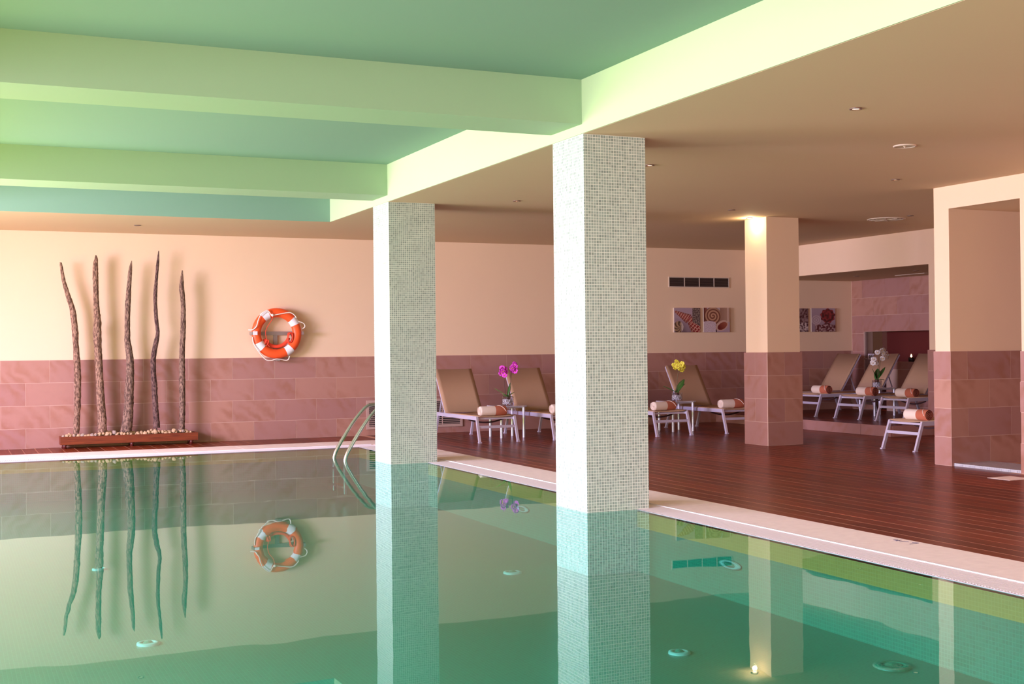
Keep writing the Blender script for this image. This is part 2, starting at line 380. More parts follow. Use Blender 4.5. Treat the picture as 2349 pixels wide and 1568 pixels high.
# generic cladding of stone tiles
tile_cache = {}
def stone_tiles(parent, plane, pos, nrm, u0, u1, z0, z1, base, rowh, pitch, off0, off1, top=True, depth=.012, skip=None):
    """plane 'x' or 'y' = constant axis; nrm = +1/-1 outward; rows counted down from base"""
    g = .0045; r = 0; zt = base
    while zt > z0 + .01:
        zb = zt - rowh
        a = (off0 if r % 2 == 0 else off1)
        k0 = math.floor((u0 - a) / pitch); uu = a + k0 * pitch
        while uu < u1:
            lo, hi = max(uu, u0), min(uu + pitch, u1)
            zl, zh = max(zb, z0), min(zt, z1)
            parts = [(lo, hi, zl, zh)]
            if skip:
                s0, s1, sz0, sz1 = skip
                new = []
                for (l, h, zl2, zh2) in parts:
                    if h <= s0 or l >= s1 or zh2 <= sz0 or zl2 >= sz1: new.append((l, h, zl2, zh2)); continue
                    if l < s0: new.append((l, s0, zl2, zh2))
                    if h > s1: new.append((s1, h, zl2, zh2))
                    if zh2 > sz1: new.append((max(l, s0), min(h, s1), sz1, zh2))
                    if zl2 < sz0: new.append((max(l, s0), min(h, s1), zl2, sz0))
                parts = new
            for (l, h, zl2, zh2) in parts:
                if h - l < .03 or zh2 - zl2 < .02: continue
                wd, ht = (h - l - g) / 2, (zh2 - zl2 - g) / 2
                key = (plane, round(wd, 3), round(ht, 3), depth)
                if key not in tile_cache:
                    if plane == 'y': tile_cache[key] = MB().box((-wd, -depth / 2, -ht), (wd, depth / 2, ht)).mesh('tile', stone)
                    else: tile_cache[key] = MB().box((-depth / 2, -wd, -ht), (depth / 2, wd, ht)).mesh('tile', stone)
                c, zc = (l + h) / 2, (zl2 + zh2) / 2
                loc = (c, pos + nrm * depth / 2, zc) if plane == 'y' else (pos + nrm * depth / 2, c, zc)
                mobj('tile', tile_cache[key], parent, loc)
            uu += pitch
        zt = zb; r += 1

# walls -------------------------------------------------------------
wb = struct('wall_back', MB().box((-3.3, YW, -.02), (15.2, YW + .2, 3.5)), plaster)
dg = struct('dado_grout', MB().box((-3.3, YW - .0145, 0), (15.0, YW, 1.2)), grout, wb)
stone_tiles(wb, 'y', YW - .004, -1, -3.05, 14.98, 0, 1.2, 1.2, .3105, .6233, .622, .934)
# right far wall with the wide opening to the lounging alcove
XL = 12.984
wr = MB().box((XL, 10.44, -.02), (XL + .15, 14.11, HC)).box((XL, 14.11, 2.462), (XL + .15, YW, HC))
wr = struct('wall_right', wr, plaster)
struct('dado_grout', MB().box((XL - .0225, 10.45, 0), (XL, 14.11, 1.215)), grout, wr)
stone_tiles(wr, 'x', XL - .012, -1, 10.45, 14.125, 0, 1.215, 1.215, .3035, .615, 13.95 - .615, 13.64, depth=.012)
# near right wall with the passage
XN = 9.69
wn_ = MB().box((XN, 10.22, -.02), (XL, 10.44, HC)).box((XN, 9.25, 2.73), (XL, 10.22, HC)).box((XN, -5.2, -.02), (XN + .25, 9.25, HC))
wn_.box((XL, -5.2, -.02), (XL + .2, 10.44, HC)).box((XN + .25, 8.9, -.02), (XL, 9.25, HC))
wnr = struct('wall_right', wn_, plaster)
struct('dado_grout', MB().box((XN - .0185, 10.2, 0), (XN, 10.442, 1.215)).box((XN, 10.1995, 0), (XL, 10.22, 1.215)).box((XN - .0185, 3, 0), (XN, 9.25, 1.215)), grout, wnr)
stone_tiles(wnr, 'y', 10.21, -1, XN - .02, 12.9, 0, 1.215, 1.215, .3035, .6165, 9.904, 10.213)
stone_tiles(wnr, 'x', XN - .008, -1, 10.2, 10.45, 0, 1.215, 1.215, .3035, .615, 10.0, 9.9)
stone_tiles(wnr, 'x', XN - .008, -1, 7.4, 9.26, 0, 1.215, 1.215, .3035, .615, 9.25, 9.0)
struct('wall_front', MB().box((-3.3, -5.4, -.02), (-3.0, -5.2, 3.5)).box((-3.0, -5.4, 2.65), (5.4, -5.2, 3.5)).box((5.4, -5.4, -.02), (15.1, -5.2, 3.5)), plaster)
# glazed left side: posts and header
wl = MB().box((-3.3, -5.2, 2.9), (-3.1, YW, 3.5)).box((-3.3, 15.9, -.02), (-3.1, YW, 2.9))
wall_left = struct('wall_left', wl, plaster)
for i in range(8):
    y = -3.2 + i * 2.7
    fr = MB().box((-3.24, y, 0), (-3.16, y + .07, 2.9)); 
    if i == 7: fr = MB().box((-3.24, 15.8, 0), (-3.16, 15.9, 2.9))
    struct('window_frame', fr, vent_white, wall_left)
# ceilings
struct('ceiling', MB().box((XB, -5.2, HC), (15.1, YW, 3.5)), ceil_low)
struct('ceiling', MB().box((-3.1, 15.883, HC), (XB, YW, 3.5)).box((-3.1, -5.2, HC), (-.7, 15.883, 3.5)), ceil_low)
struct('ceiling', MB().box((-.7, -5.2, HU), (XB, 15.883, 3.5)), ceil_green_lit)
struct('ceiling', MB().box((XL + .15, 14.11, 2.462), (15.1, YW, 2.6)), ceil_low)
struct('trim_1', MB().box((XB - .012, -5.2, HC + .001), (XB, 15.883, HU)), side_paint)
struct('trim_2', MB().box((-.70, 15.871, HC + .001), (XB - .012, 15.883, HU)).box((-.7, -5.2, HC + .001), (-.688, 15.87, HU)), ceil_green_lit)
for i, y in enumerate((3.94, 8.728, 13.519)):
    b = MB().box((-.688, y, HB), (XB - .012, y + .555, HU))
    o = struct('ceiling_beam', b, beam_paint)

# stone clad column
def stone_column():
    x0, y0, wd, dp = 9.655, 13.435, .555, .525
    c = thing('stone_clad_column', 'square cream column with pink sandstone lower half standing on the dark deck', 'column', (x0, y0, 0))
    s = .022
    sh = MB().box((s, s, 0), (wd - s, dp - s, HC)).build('shaft', plaster, c)
    MB().box((.0015, .0015, 0), (wd - .0015, dp - .0015, 1.2)).build('grout_bed', grout, c)
    def tl(plane, pos, nrm, u0, u1, off0, off1):
        n0 = len(bpy.data.objects)
        before = set(o.name for o in c.children)
        stone_tiles(c, plane, pos, nrm, u0, u1, 0, 1.212, 1.212, .303, .61, off0, off1, depth=.012)
    tl('y', .012, -1, 0, wd, -.34, 0)
    tl('x', .012, -1, .012, dp, -.335, 0)
    tl('x', wd - .012, 1, .012, dp, -.3, 0)
    tl('y', dp - .012, 1, .012, wd - .012, -.3, 0)
stone_column()
# mosaic columns
def mosaic_column(y0, wd, dp, label):
    c = thing('mosaic_column', label, 'column', (XB, y0, 0), group=None)
    MB().box((0, 0, -.5), (wd, dp, HC + .0)).build('shaft', col_mosaic, c)
    if True:
        MB().box((-.002, 0, HC), (0.0, dp, HB)).build('head_strip', col_mosaic, c)
mosaic_column(8.728, .557, .548, 'nearer, wider-looking pale green mosaic column rising from the pool edge')
mosaic_column(13.519, .558, .57, 'farther pale green mosaic column rising from the pool beside the ladder')
# pool -------------------------------------------------------------
PX0, PY0 = -1.6, 1.2; ZB = -.5
pb = MB()
pb.box((PX0 - .1, PY0 - .1, ZB - .1), (GX + .1, GY + .1, ZB))
pb.box((GX, PY0, ZB), (GX + .1, GY + .1, -.145)); pb.box((PX0, GY, ZB), (GX, GY + .1, -.145))
pb.box((PX0 - .1, PY0, ZB), (PX0, GY, -.145)); pb.box((PX0, PY0 - .1, ZB), (GX, PY0, -.145))
basin = struct('pool_basin', pb, pool_mosaic)
bb = MB().box((GX, PY0, -.145), (GX + .02, GY, -.012)).box((PX0, GY, -.145), (GX + .02, GY + .02, -.012))
bb.box((PX0 - .02, PY0, -.145), (PX0, GY, -.012)).box((PX0, PY0 - .02, -.145), (GX, PY0, -.012))
struct('edge_band', bb, band_tile, basin)
wt = MB().add([(PX0 - .01, PY0 - .01, -.005), (GX + .01, PY0 - .01, -.005), (GX + .01, GY + .01, -.005), (PX0 - .01, GY + .01, -.005)], [(0, 1, 2, 3)])
wt = MB(); wt.add([(PX0, PY0, -.006), (GX + .004, PY0, -.006), (GX + .004, GY + .004, -.006), (PX0, GY + .004, -.006)], [(0, 1, 2, 3)])
setp(wt.build('pool_water', water_mat), 'still green pool water reflecting the columns and ceiling', 'water', kind='stuff')
# overflow gutters
def gutter(name, label, xa, ya, xb, yb, axis, lip):
    """axis: direction of travel 'x' or 'y'; bars run across"""
    g = thing(name, label, 'gutter', (0, 0, 0))
    MB().box((xa + (.025 if axis == 'y' else 0), ya + (.025 if axis == 'x' else 0), -.08), (xb, yb, -.012)).build('channel', channel_mat, g)
    bm_ = MB()
    if axis == 'y':
        MB().box((xa, ya, -.022), (xa + .014, yb, -.003)).build('inner_lip', lip_mat, g)
        MB().box((xb - .022, ya, -.022), (xb, yb, .003)).build('edge_strip', grate_mat, g)
        y = ya
        while y < yb - .01:
            bm_.box((xa + .014, y, -.016), (xb - .022, y + .0135, -.002)); y += .0215
        for xx in (xa + .09, xa + .15, xa + .21): bm_.box((xx, ya, -.02), (xx + .008, yb, -.006))
    else:
        MB().box((xa, ya, -.022), (xb, ya + .014, -.003)).build('inner_lip', lip_mat, g)
        MB().box((xa, yb - .022, -.022), (xb, yb, .003)).build('edge_strip', grate_mat, g)
        x = xa
        while x < xb - .01:
            bm_.box((x, ya + .014, -.016), (x + .0135, yb - .022, -.002)); x += .0215
    o = bm_.build('grate_bars', grate_mat, g); o['kind'] = 'stuff'
gutter('overflow_gutter', 'white slatted overflow gutter running along the right side of the pool', 5.0, PY0, 5.28, GY, 'y', 0)
gutter('overflow_gutter', 'white slatted overflow gutter along the far end of the pool', PX0, GY, 5.28, GY + .36, 'x', 0)
# coping slabs
cp = struct('coping_bed', MB().box((5.28, PY0 - .6, -.2), (5.76, 17.25, -.01)).box((-2.1, GY + .36, -.2), (5.28, 17.25, -.01)).box((-2.1, .6, -.2), (PX0, GY, -.01)).box((PX0, .6, -.2), (5.28, PY0, -.01)).box((PX0-.5, GY, -.2), (PX0, GY+.36, -.01)), coping_joint)
y = 5.39 - 1.105 * 4
while y < GY + .36:
    y1 = min(y + 1.105, 16.53)
    if y1 - y > .1:
        MB().box((-.24, -(y1 - y) / 2 + .003, -.015), (.237, (y1 - y) / 2 - .003, 0)).build('slab', coping_mat, cp, (5.521, (y + y1) / 2, 0))
    y += 1.105
for i in range(8):
    x0 = 5.76 - 1.105 * (i + 1)
    me = MB().box((-.5495, -.357, -.015), (.5495, .357, 0)).build('slab', coping_mat, cp, (x0 + .5525, 16.892, 0))
# painted depth figures on the coping
dm = thing('depth_marking', 'dark blue painted depth figures on the beige coping', 'marking', (5.68, 6.43, 0))
def stroke(runs, wd=.009):
    q = MB(); n = 0
    pts = runs[0]
    # one continuous ribbon per figure
    for run in runs:
        for p, r in zip(run[:-1], run[1:]):
            q.bar((p[0] - 5.68, p[1] - 6.43, .0006 + .0002 * n), (r[0] - 5.68, r[1] - 6.43, .0006 + .0002 * n), wd, .0012); n += 1
    q.build('figure', blue_ink, dm)
stroke([[(5.644, 6.332), (5.722, 6.340), (5.704, 6.378)]])
stroke([[(5.648, 6.430), (5.686, 6.437), (5.704, 6.412)]])
stroke([[(5.655, 6.474), (5.708, 6.484)], [(5.676, 6.465), (5.676, 6.522), (5.706, 6.512)]])
# underwater fittings
def ring(name, label, cx, cy, z, r, tilt=None, sx=1, grp=None, mat=None):
    t = thing(name, label, 'pool fitting', (cx, cy, z), group=grp)
    if tilt == 'wall': t.rotation_euler = (0, -PI / 2, 0)
    MB().lathe([(r, 0), (r * .98, .012), (r * .6, .016), (r * .55, .006)], 24).build('flange', mat or inlet_white, t)
    MB().lathe([(r * .56, .004), (r * .3, .02), (.001, .024)], 20).build('cap', mat or pool_mosaic, t)
    t.scale = (sx, 1, 1)
    return t
ring('wall_inlet', 'oval white inlet low on the pool wall right of the near column', 4.992, 7.41, -.245, .13, 'wall', .24)
ring('wall_inlet', 'oval white inlet in the pool wall between the two mosaic columns', 4.992, 10.9, -.245, .13, 'wall', .24)
ring('floor_inlet', 'round domed inlet on the pool floor right of the near column reflection', 3.87, 6.28, ZB, .065)
ring('floor_inlet', 'round pale inlet on the pool floor in the lower left', 1.096, 7.925, ZB, .07)
ring('floor_inlet', 'round pale inlet on the pool floor between the column reflections', 4.08, 9.12, ZB, .075)
ring('floor_drain', 'round dark green drain at the lower right of the pool floor', 4.76, 5.49, ZB, .105, mat=pool_mosaic)
ring('floor_inlet', 'round pale inlet on the pool floor under the second stick reflection', 1.114, 10.84, ZB, .06)

# footbath kerb in the passage
kb = MB().box((XN + .012, 9.255, 0), (10.22, 10.2, .03))
setp(kb.build('footbath_kerb', kerb_mosaic), 'low white mosaic kerb at the mouth of the passage', 'kerb')
MB().box((9.1, 8.85, .0005), (9.40, 9.13, .003)).build('floor_highlight', coping_mat).__setitem__('label', 'small pale patch painted as a highlight on the dark deck by the passage')  # thin pale patch laid on the boards as a painted highlight
bpy.data.objects['floor_highlight']['category'] = 'painted highlight'
# raised platform of the alcove
pf = struct('platform', MB().box((12.07, 13.88, -.02), (14.99, YW - .012, .132)), deck_base)
for i in range(19):
    a = 12.075 + i * P
    if a + P > 14.99: break
    ylo = 14.13 if (a + P > XL - .02 and a < XL + .17) else 13.88
    board(a + G / 2, a + P - G / 2, ylo, YW - .014, .15, pf)
for (y0, y1) in ((13.86, 14.5), (14.5, 15.9), (15.9, 17.3), (17.3, YW - .014)):
    MB().box((-.014, -(y1 - y0) / 2 + .003, -.075), (.014, (y1 - y0) / 2 - .003, .075)).build('tile', stone, pf, (12.052, (y0 + y1) / 2, .0765))
MB().box((-.45, -.012, -.075), (.45, .012, .075)).build('tile', stone, pf, (12.52, 13.865, .0765))
# stone wall at the back of the alcove with doorway and wide niche
XS = 15.0
ws = MB().box((XS, 17.95, .1), (XS + .2, YW, 2.46)).box((XS, 13.6, 1.535), (XS + .2, 17.95, 2.46)).box((XS, 13.6, .1), (XS + .2, 17.37, 1.0))
wsr = struct('wall_alcove', ws, grout)
stone_tiles(wsr, 'x', XS, -1, 13.9, YW - .01, .15, 2.46, 2.46, .318, .61, 17.372, 17.07, skip=(13.0, 17.95, 1.0, 1.535), depth=.003)
# (lower doorway part, kept dark: hide cladding behind door)
for o in [c for c in wsr.children if c.name.startswith('tile')]:
    if o.location.z < 1.0 and o.location.y > 17.33 and o.location.y < 17.97: bpy.data.objects.remove(o)
struct('wall_niche', MB().box((15.42, 13.6, .1), (15.52, 17.95, 2.4)), niche_red)
struct('wall_niche', MB().box((XS + .2, 17.95, .1), (15.52, 18.1, 2.4)), niche_ochre)
struct('ceiling', MB().box((XS + .2, 13.6, 1.9), (15.42, 17.95, 2.0)), niche_red)
struct('floor', MB().box((XS + .2, 13.6, .05), (15.42, 17.95, .148)), deck_mat)
struct('wall_niche', MB().box((XS + .2, 13.4, .05), (15.52, 13.6, 2.4)), niche_red)
struct('wall_alcove', MB().box((XL + .15, 13.6, .152), (XS + .2, 13.86, 2.46)), plaster)
# glass door with handle and sign
dr = struct('door_1', MB().box((XS + .02, 17.37, .152), (XS + .03, 17.945, 1.53)), glass)
MB().box((XS - .005, 17.925, .152), (XS + .04, 17.948, 1.53)).build('door_frame', slat_lt, dr)
MB().tube([(XS - .01, 17.9, 1.05), (XS - .05, 17.9, 1.05), (XS - .05, 17.80, 1.05)], .01, 8).build('door_handle', chrome, dr)
# sign with the no-smoking and a second round symbol
sg = thing('notice_sign', 'small white notice with two dark round symbols behind the white orchid', 'sign', (XS - .022, 17.69, 1.09))
MB().box((-.004, -.125, -.05), (.004, .125, .05)).build('panel', sign_white, sg)
for yy in (.055, -.03):
    rg = MB().tube([(-.006, yy + .032 * math.cos(a * PI / 12), .032 * math.sin(a * PI / 12)) for a in range(24)], .0045, 6, closed=True)
    rg.bar((-.006, yy - .02, -.02), (-.006, yy + .02, .02), .006, .003); rg.bar((-.006, yy - .012, .008), (-.006, yy + .014, .004), .006, .003)
    rg.build('symbol', sign_ink, sg)
# candle on the niche sill
cn = thing('candle_lantern', 'small dark candle holder glowing on the sill of the red niche', 'candle', (XS + .1, 16.85, 1.0))
MB().lathe([(.001, 0), (.045, 0), (.05, .05), (.046, .075), (.035, .075), (.03, .03), (.001, .03)], 16).build('holder', black, cn)
MB().lathe([(.001, .075), (.016, .09), (.012, .115), (.001, .135)], 10).build('flame', flame, cn)

# exterior lawn seen only by light and reflections
struct('lawn', MB().box((-30, -20, -.4), (-3.4, 40, -.35)), lawn_mat)

# ------------------------------------------------------------------ wall vents and grille
def wall_vent(name, label, x0, x1, z0, z1, n_div, n_sl, frame_w, smat, frmat):
    t = thing(name, label, 'vent', ((x0 + x1) / 2, YW, (z0 + z1) / 2))
    hw, hh = (x1 - x0) / 2, (z1 - z0) / 2; yf = -.02 if z0 < 1 else 0
    MB().box((-hw, yf - .004, -hh), (hw, yf, hh)).build('void', vent_dark, t)
    f = MB(); w_ = frame_w
    f.box((-hw - w_, yf - .014, hh), (hw + w_, yf, hh + w_)).box((-hw - w_, yf - .014, -hh - w_), (hw + w_, yf, -hh))
    f.box((-hw - w_, yf - .014, -hh), (-hw, yf, hh)).box((hw, yf - .014, -hh), (hw + w_, yf, hh)); f.build('frame', frmat, t)
    for i in range(1, n_div):
        x = -hw + 2 * hw * i / n_div; MB().box((x - .006, yf - .016, -hh), (x + .006, yf - .004, hh)).build('divider', frmat, t)
    for i in range(n_sl):
        z = -hh + 2 * hh * (i + .5) / n_sl
        MB().bar((-hw, yf - .009, z), (hw, yf - .009, z), .011, .007 if smat is slat_mat else .011).build('slat', smat, t)
wall_vent('ceiling_height_vent', 'long dark four-part air vent high on the wall above the two shell pictures', 11.14, 12.33, 2.325, 2.475, 4, 8, .015, slat_mat, vent_white)
bpy.data.objects['ceiling_height_vent'].name = 'wall_vent'
wall_vent('wall_grille', 'wide beige louvred grille low on the sandstone wall behind the first lounger', 5.80, 7.29, .13, .49, 5, 12, .04, slat_lt, slat_lt)

# ------------------------------------------------------------------ lamps
def downlight(x, y, z, label, glow, power=9, r=.045, grp=None):
    t = thing('ceiling_light', label, 'light', (x, y, z), group=grp)
    MB().lathe([(r, -.001), (r * 1.02, -.008), (r * .72, -.010), (r * .68, -.002)], 20).build('ring', lamp_ring, t)
    MB().lathe([(r * .7, -.003), (.001, -.0035)], 16).build('lamp', glow, t)
    if power:
        l = bpy.data.lights.new('lamp', 'SPOT'); l.energy = power; l.color = (1, .52, .26); l.spot_size = math.radians(95); l.spot_blend = .8; l.shadow_soft_size = .03
        o = bpy.data.objects.new('lamp_light', l); COL.objects.link(o); o.parent = t; o.location = (0, 0, -.03)
for x, y, lb in [(5.887, 7.102, 'nearest recessed ceiling light at the upper right of the picture'), (5.902, 10.003, 'recessed ceiling light just right of the near mosaic column'),
                 (8.781, 9.998, 'recessed ceiling light left of the cream pier by the passage'), (8.783, 12.926, 'recessed ceiling light left of the bright cream column'),
                 (5.885, 12.938, 'recessed ceiling light between the two mosaic columns')]:
    downlight(x, y, HC, lb, lamp_glow)
downlight(2.266, 17.061, HC, 'recessed ceiling light above the bark poles on the left', lamp_dim, 2)
downlight(11.41, 12.72, HC, 'small ceiling light beside the large round air diffuser', lamp_dim, 2)
downlight(13.937, 16.843, 2.462, 'left recessed light in the alcove ceiling', lamp_dim, 0)
downlight(13.92, 15.406, 2.462, 'right recessed light in the alcove ceiling', lamp_dim, 0)
downlight(9.56, 13.66, HC, 'bright ceiling light shining down the face of the cream column', lamp_glow, 0)
l = bpy.data.lights.new('column_wash', 'POINT'); l.energy = 9; l.color = (1, .80, .45); l.shadow_soft_size = .03
o = bpy.data.objects.new('column_lamp', l); COL.objects.link(o); o.location = (9.56, 13.66, HC - .05); o.parent = None
_lt = [t for t in bpy.data.objects if t.name.startswith('ceiling_light') and abs(t.location.x - 9.56) < .01][0]
o.parent = _lt; o.location = (0, 0, -.06)
# round vents
def round_vent(x, y, r, spokes, label):
    t = thing('ceiling_vent', label, 'vent', (x, y, HC))
    MB().lathe([(r, 0), (r, -.006), (r * .9, -.012), (r * .85, -.006)], 32).build('rim', vent_white, t)
    MB().lathe([(r * .86, -.003), (.001, -.003)], 32).build('void', slat_mat if r > .15 else vent_white, t)
    if spokes:
        for q in (.68, .46, .24): MB().lathe([(r * q, -.004), (r * (q + .05), -.012), (r * (q + .09), -.004)], 28).build('louvre_ring', vent_white, t)
        for k in range(4):
            a = PI / 4 * k; MB().bar((-r * .86 * math.cos(a), -r * .86 * math.sin(a), -.012), (r * .86 * math.cos(a), r * .86 * math.sin(a), -.012), .012, .004).build('spoke', vent_white, t)
    MB().lathe([(r * .12, -.004), (.001, -.02)], 12).build('hub', vent_white, t)
round_vent(7.382, 8.287, .095, False, 'small plain round ceiling vent at the upper right')
round_vent(11.41, 13.177, .25, True, 'large round ceiling diffuser with spokes above the alcove entrance')
t = thing('slot_diffuser', 'thin pale slot diffuser in the alcove ceiling', 'vent', (14.53, 16.2, 2.462))
MB().box((-.03, -.35, -.008), (.03, .35, 0)).build('frame', vent_white, t)
MB().box((-.008, -.33, -.010), (.008, .33, -.004)).build('slot', slat_mat, t)

# ------------------------------------------------------------------ pictures (printed canvases)
def canvas(x0, x1, z0, z1, label, fn):
    t = thing('shell_picture', label, 'picture', ((x0 + x1) / 2, YW, (z0 + z1) / 2))
    hw, hh = (x1 - x0) / 2, (z1 - z0) / 2
    MB().box((-hw, -.035, -hh), (hw, -.001, hh)).build('canvas', vent_white, t)
    n = 96; vs = []; fs = []; cols = []
    for j in range(n + 1):
        for i in range(n + 1): vs.append((-hw + 2 * hw * i / n, -.0362, -hh + 2 * hh * j / n))
    for j in range(n):
        for i in range(n):
            a = j * (n + 1) + i; fs.append((a, a + 1, a + n + 2, a + n + 1)); cols.append(fn((i + .5) / n, (j + .5) / n))
    me = bpy.data.meshes.new('print'); me.from_pydata(vs, [], fs); me.update()
    ca = me.color_attributes.new('Col', 'FLOAT_COLOR', 'CORNER')
    for p in me.polygons:
        for li in p.loop_indices: ca.data[li].color = (*cols[p.index], 1)
    m, N, L, b = newmat('print'); at = N.new('ShaderNodeAttribute'); at.attribute_name = 'Col'; L.new(at.outputs['Color'], b.inputs['Base Color']); b.inputs['Roughness'].default_value = .6
    me.materials.append(m); mobj('print', me, t)
def mixc(a, b, t): t = max(0, min(1, t)); return tuple(x * (1 - t) + y * t for x, y in zip(a, b))
BG = (.42, .29, .35); RED = (.26, .012, .012); CR = (.62, .33, .25); BR = (.10, .03, .025)
def nz(u, v, s_, o=0): return noise.noise(Vector((u * s_, v * s_, o)))
def cone(t, s_, wdt, f):
    e = abs(s_) / wdt; row = math.floor(t * f); sg = s_ / wdt * 3.4 + (row % 2) * .5 + nz(t, s_, 5) * .5
    a = (t * f) % 1; b = sg % 1
    c = RED if (.16 < a < .86 and .2 < b) else CR
    return mixc(c, BR, max(0, e - .45) * 1.1)
def shell1(u, v):
    if u > .70 and v > .42 - (u - .7) * .6:
        q = nz(u, v, 24, 3); return mixc((.07, .035, .035), (.34, .24, .2), .35 + q)
    t = (u - .62) * .77 - (v - .52) * .64; s_ = (u - .62) * .64 + (v - .52) * .77
    if 0 < t + .06 < .75 and abs(s_) < .13 + .26 * min(1, (t + .06) * 2.4): return cone(t + .1, s_, .13 + .26 * min(1, (t + .06) * 2.4), 9)
    t = (u - .03) * .86 - (v - .86) * .51; s_ = (u - .03) * .51 + (v - .86) * .86
    if 0 < t < .62 and abs(s_) < .04 + .26 * t: return cone(t, s_ , .04 + .26 * t, 11)
    r = math.hypot((u - .16) * 1.0, (v - .22) * .8)
    if r < .19:
        return mixc((.06, .025, .015), (.46, .28, .16), .5 + .5 * math.sin(math.atan2(v - .22, u - .26) * 9 + r * 40)) if u < .27 else (.55, .42, .38)
    return mixc((.10, .05, .06), BG, .35 + v + nz(u, v, 4) * .3)
def shell2(u, v):
    dx, dy = u - .35, v - .66; r = math.hypot(dx, dy * .9); a = math.atan2(dy, dx)
    ex, ey = (u - .70) * .8 + (v - .27) * .6, -(u - .70) * .6 + (v - .27) * .8
    if (ex / .27) ** 2 + (ey / .19) ** 2 < 1:
        return mixc((.15, .012, .008), (.34, .09, .05), .4 + ex * 3) if (ex / .21) ** 2 + ((ey + .02) / .13) ** 2 < 1 else (.58, .36, .29)
    if u < .46 and v < .46 - .9 * (u - .2) ** 2 and v < .5: return mixc((.50, .36, .42), (.66, .52, .56), .5 + nz(u, v, 30) * 1.2)
    if r < .33:
        q = (r / .33 * 3.1 + a / (2 * PI)) % 1
        c = mixc((.13, .02, .012), (.60, .33, .2), abs(q - .5) * 2.3 - .1); return mixc(c, (.05, .015, .01), (r - .27) * 9)
    if u < .12: return mixc((.10, .02, .015), (.35, .1, .07), u * 8)
    if u > .62 and v > .42: return mixc((.30, .15, .10), (.48, .28, .20), (u - .62) * 3) if abs(u - .93) > .015 else (.75, .55, .45)
    if .42 < u < .5 and v < .3: return (.06, .02, .02)
    return mixc(BG, (.5, .36, .40), v)
def shell3(u, v):
    n_ = nz(u * 2.2, v, 7) + .5 * nz(u, v, 22)
    if v < .4: return mixc((.08, .02, .03), (.62, .48, .46), .5 + 1.6 * nz(u, v, 14, 2))
    return mixc((.08, .02, .02), (.30, .18, .18), .5 + 1.5 * n_)
def shell4(u, v):
    r = math.hypot(u - .68, (v - .68)); a = math.atan2(v - .68, u - .68)
    if r < .30 + .02 * math.sin(a * 9): return mixc((.06, .008, .008), (.28, .03, .03), .5 + 1.4 * nz(u, v, 11) + .3 * math.sin(r * 50))
    r2 = math.hypot(u - .2, v - .5)
    if r2 < .2: return mixc((.36, .24, .28), (.56, .42, .44), .5 + .5 * math.sin(r2 * 80))
    if v < .34 + .05 * math.sin(u * 12) and u > .15: return mixc((.10, .012, .015), (.46, .30, .30), .3 + 1.8 * nz(u, v, 13, 5))
    return mixc((.30, .2, .25), (.42, .30, .35), v)
canvas(11.21, 11.73, 1.545, 1.96, 'square print of a red checkered cone shell, left of the pair under the vent', shell1)
canvas(11.80, 12.33, 1.545, 1.965, 'square print of a brown spiral shell, right of the pair under the vent', shell2)
canvas(13.47, 14.0, 1.545, 1.96, 'dark shell print mostly hidden behind the cream column', shell3)
canvas(14.07, 14.60, 1.545, 1.965, 'square print of a dark red shell on the alcove wall left of the stone', shell4)

# ------------------------------------------------------------------ lifebuoy on its bracket
lb = thing('lifebuoy', 'orange lifebuoy with four white bands hanging on the back wall', 'lifebuoy', (4.375, YW - .115, 1.555))
RM, rm = .302, .068
def torus(name, mat, a0, a1, R, r, sq=.8, parent=lb, n=48, yoff=0):
    full = abs(a1 - a0) >= 2 * PI - 1e-3; m = max(4, int(n * abs(a1 - a0) / (2 * PI)))
    vs = []; fs = []; k = 14
    cnt = m if full else m + 1
    for i in range(cnt):
        a = a0 + (a1 - a0) * i / m
        for j in range(k):
            b = 2 * PI * j / k; rr = R + r * math.cos(b)
            vs.append((rr * math.cos(a), yoff + r * sq * math.sin(b), rr * math.sin(a)))
    for i in range(m):
        i2 = (i + 1) % cnt
        for j in range(k): fs.append((i * k + j, i2 * k + j, i2 * k + (j + 1) % k, i * k + (j + 1) % k))
    q = MB(); q.add(vs, fs, True); return q.build(name, mat, parent)
torus('ring', orange, 0, 2 * PI, RM, rm)
bands = [math.radians(d) for d in (123, 34, 216, -55)]
for a in bands: torus('band', white_band, a - .17, a + .17, RM, rm + .003)
def rope(name, pts, r, mat, parent):
    P_ = []
    for i in range(len(pts) - 1):
        p0 = Vector(pts[max(i - 1, 0)]); p1 = Vector(pts[i]); p2 = Vector(pts[i + 1]); p3 = Vector(pts[min(i + 2, len(pts) - 1)])
        for k in range(6):
            t = k / 6
            P_.append(.5 * ((2 * p1) + (-p0 + p2) * t + (2 * p0 - 5 * p1 + 4 * p2 - p3) * t * t + (-p0 + 3 * p1 - 3 * p2 + p3) * t ** 3))
    P_.append(Vector(pts[-1]))
    return MB().tube(P_, r, 6).build(name, mat, parent)
k_ = 1 / 1410.0      # metres per pixel of the close-up
def bq(x, y, d=-.075): return ((x - 812) * k_, d, (755 - y) * k_)
rope('grab_rope', [bq(220, 683, -.02), bq(300, 680, -.05), bq(370, 610), bq(410, 480), bq(470, 370), bq(600, 290), bq(690, 380), bq(850, 360), bq(1060, 330), bq(1160, 380), bq(1200, 440)], .008, rope_w, lb)
rope('grab_rope', [bq(1260, 510, -.04), bq(1370, 550, -.03), bq(1400, 620, -.02), bq(1350, 665, -.01)], .008, rope_w, lb)
rope('grab_rope', [bq(300, 830, -.04), bq(320, 960, -.04), bq(420, 1130, -.05), bq(560, 1290, -.04), bq(680, 1315, -.04), bq(800, 1285, -.04), bq(1010, 1315, -.04), bq(1060, 1230, -.05)], .008, rope_w, lb)
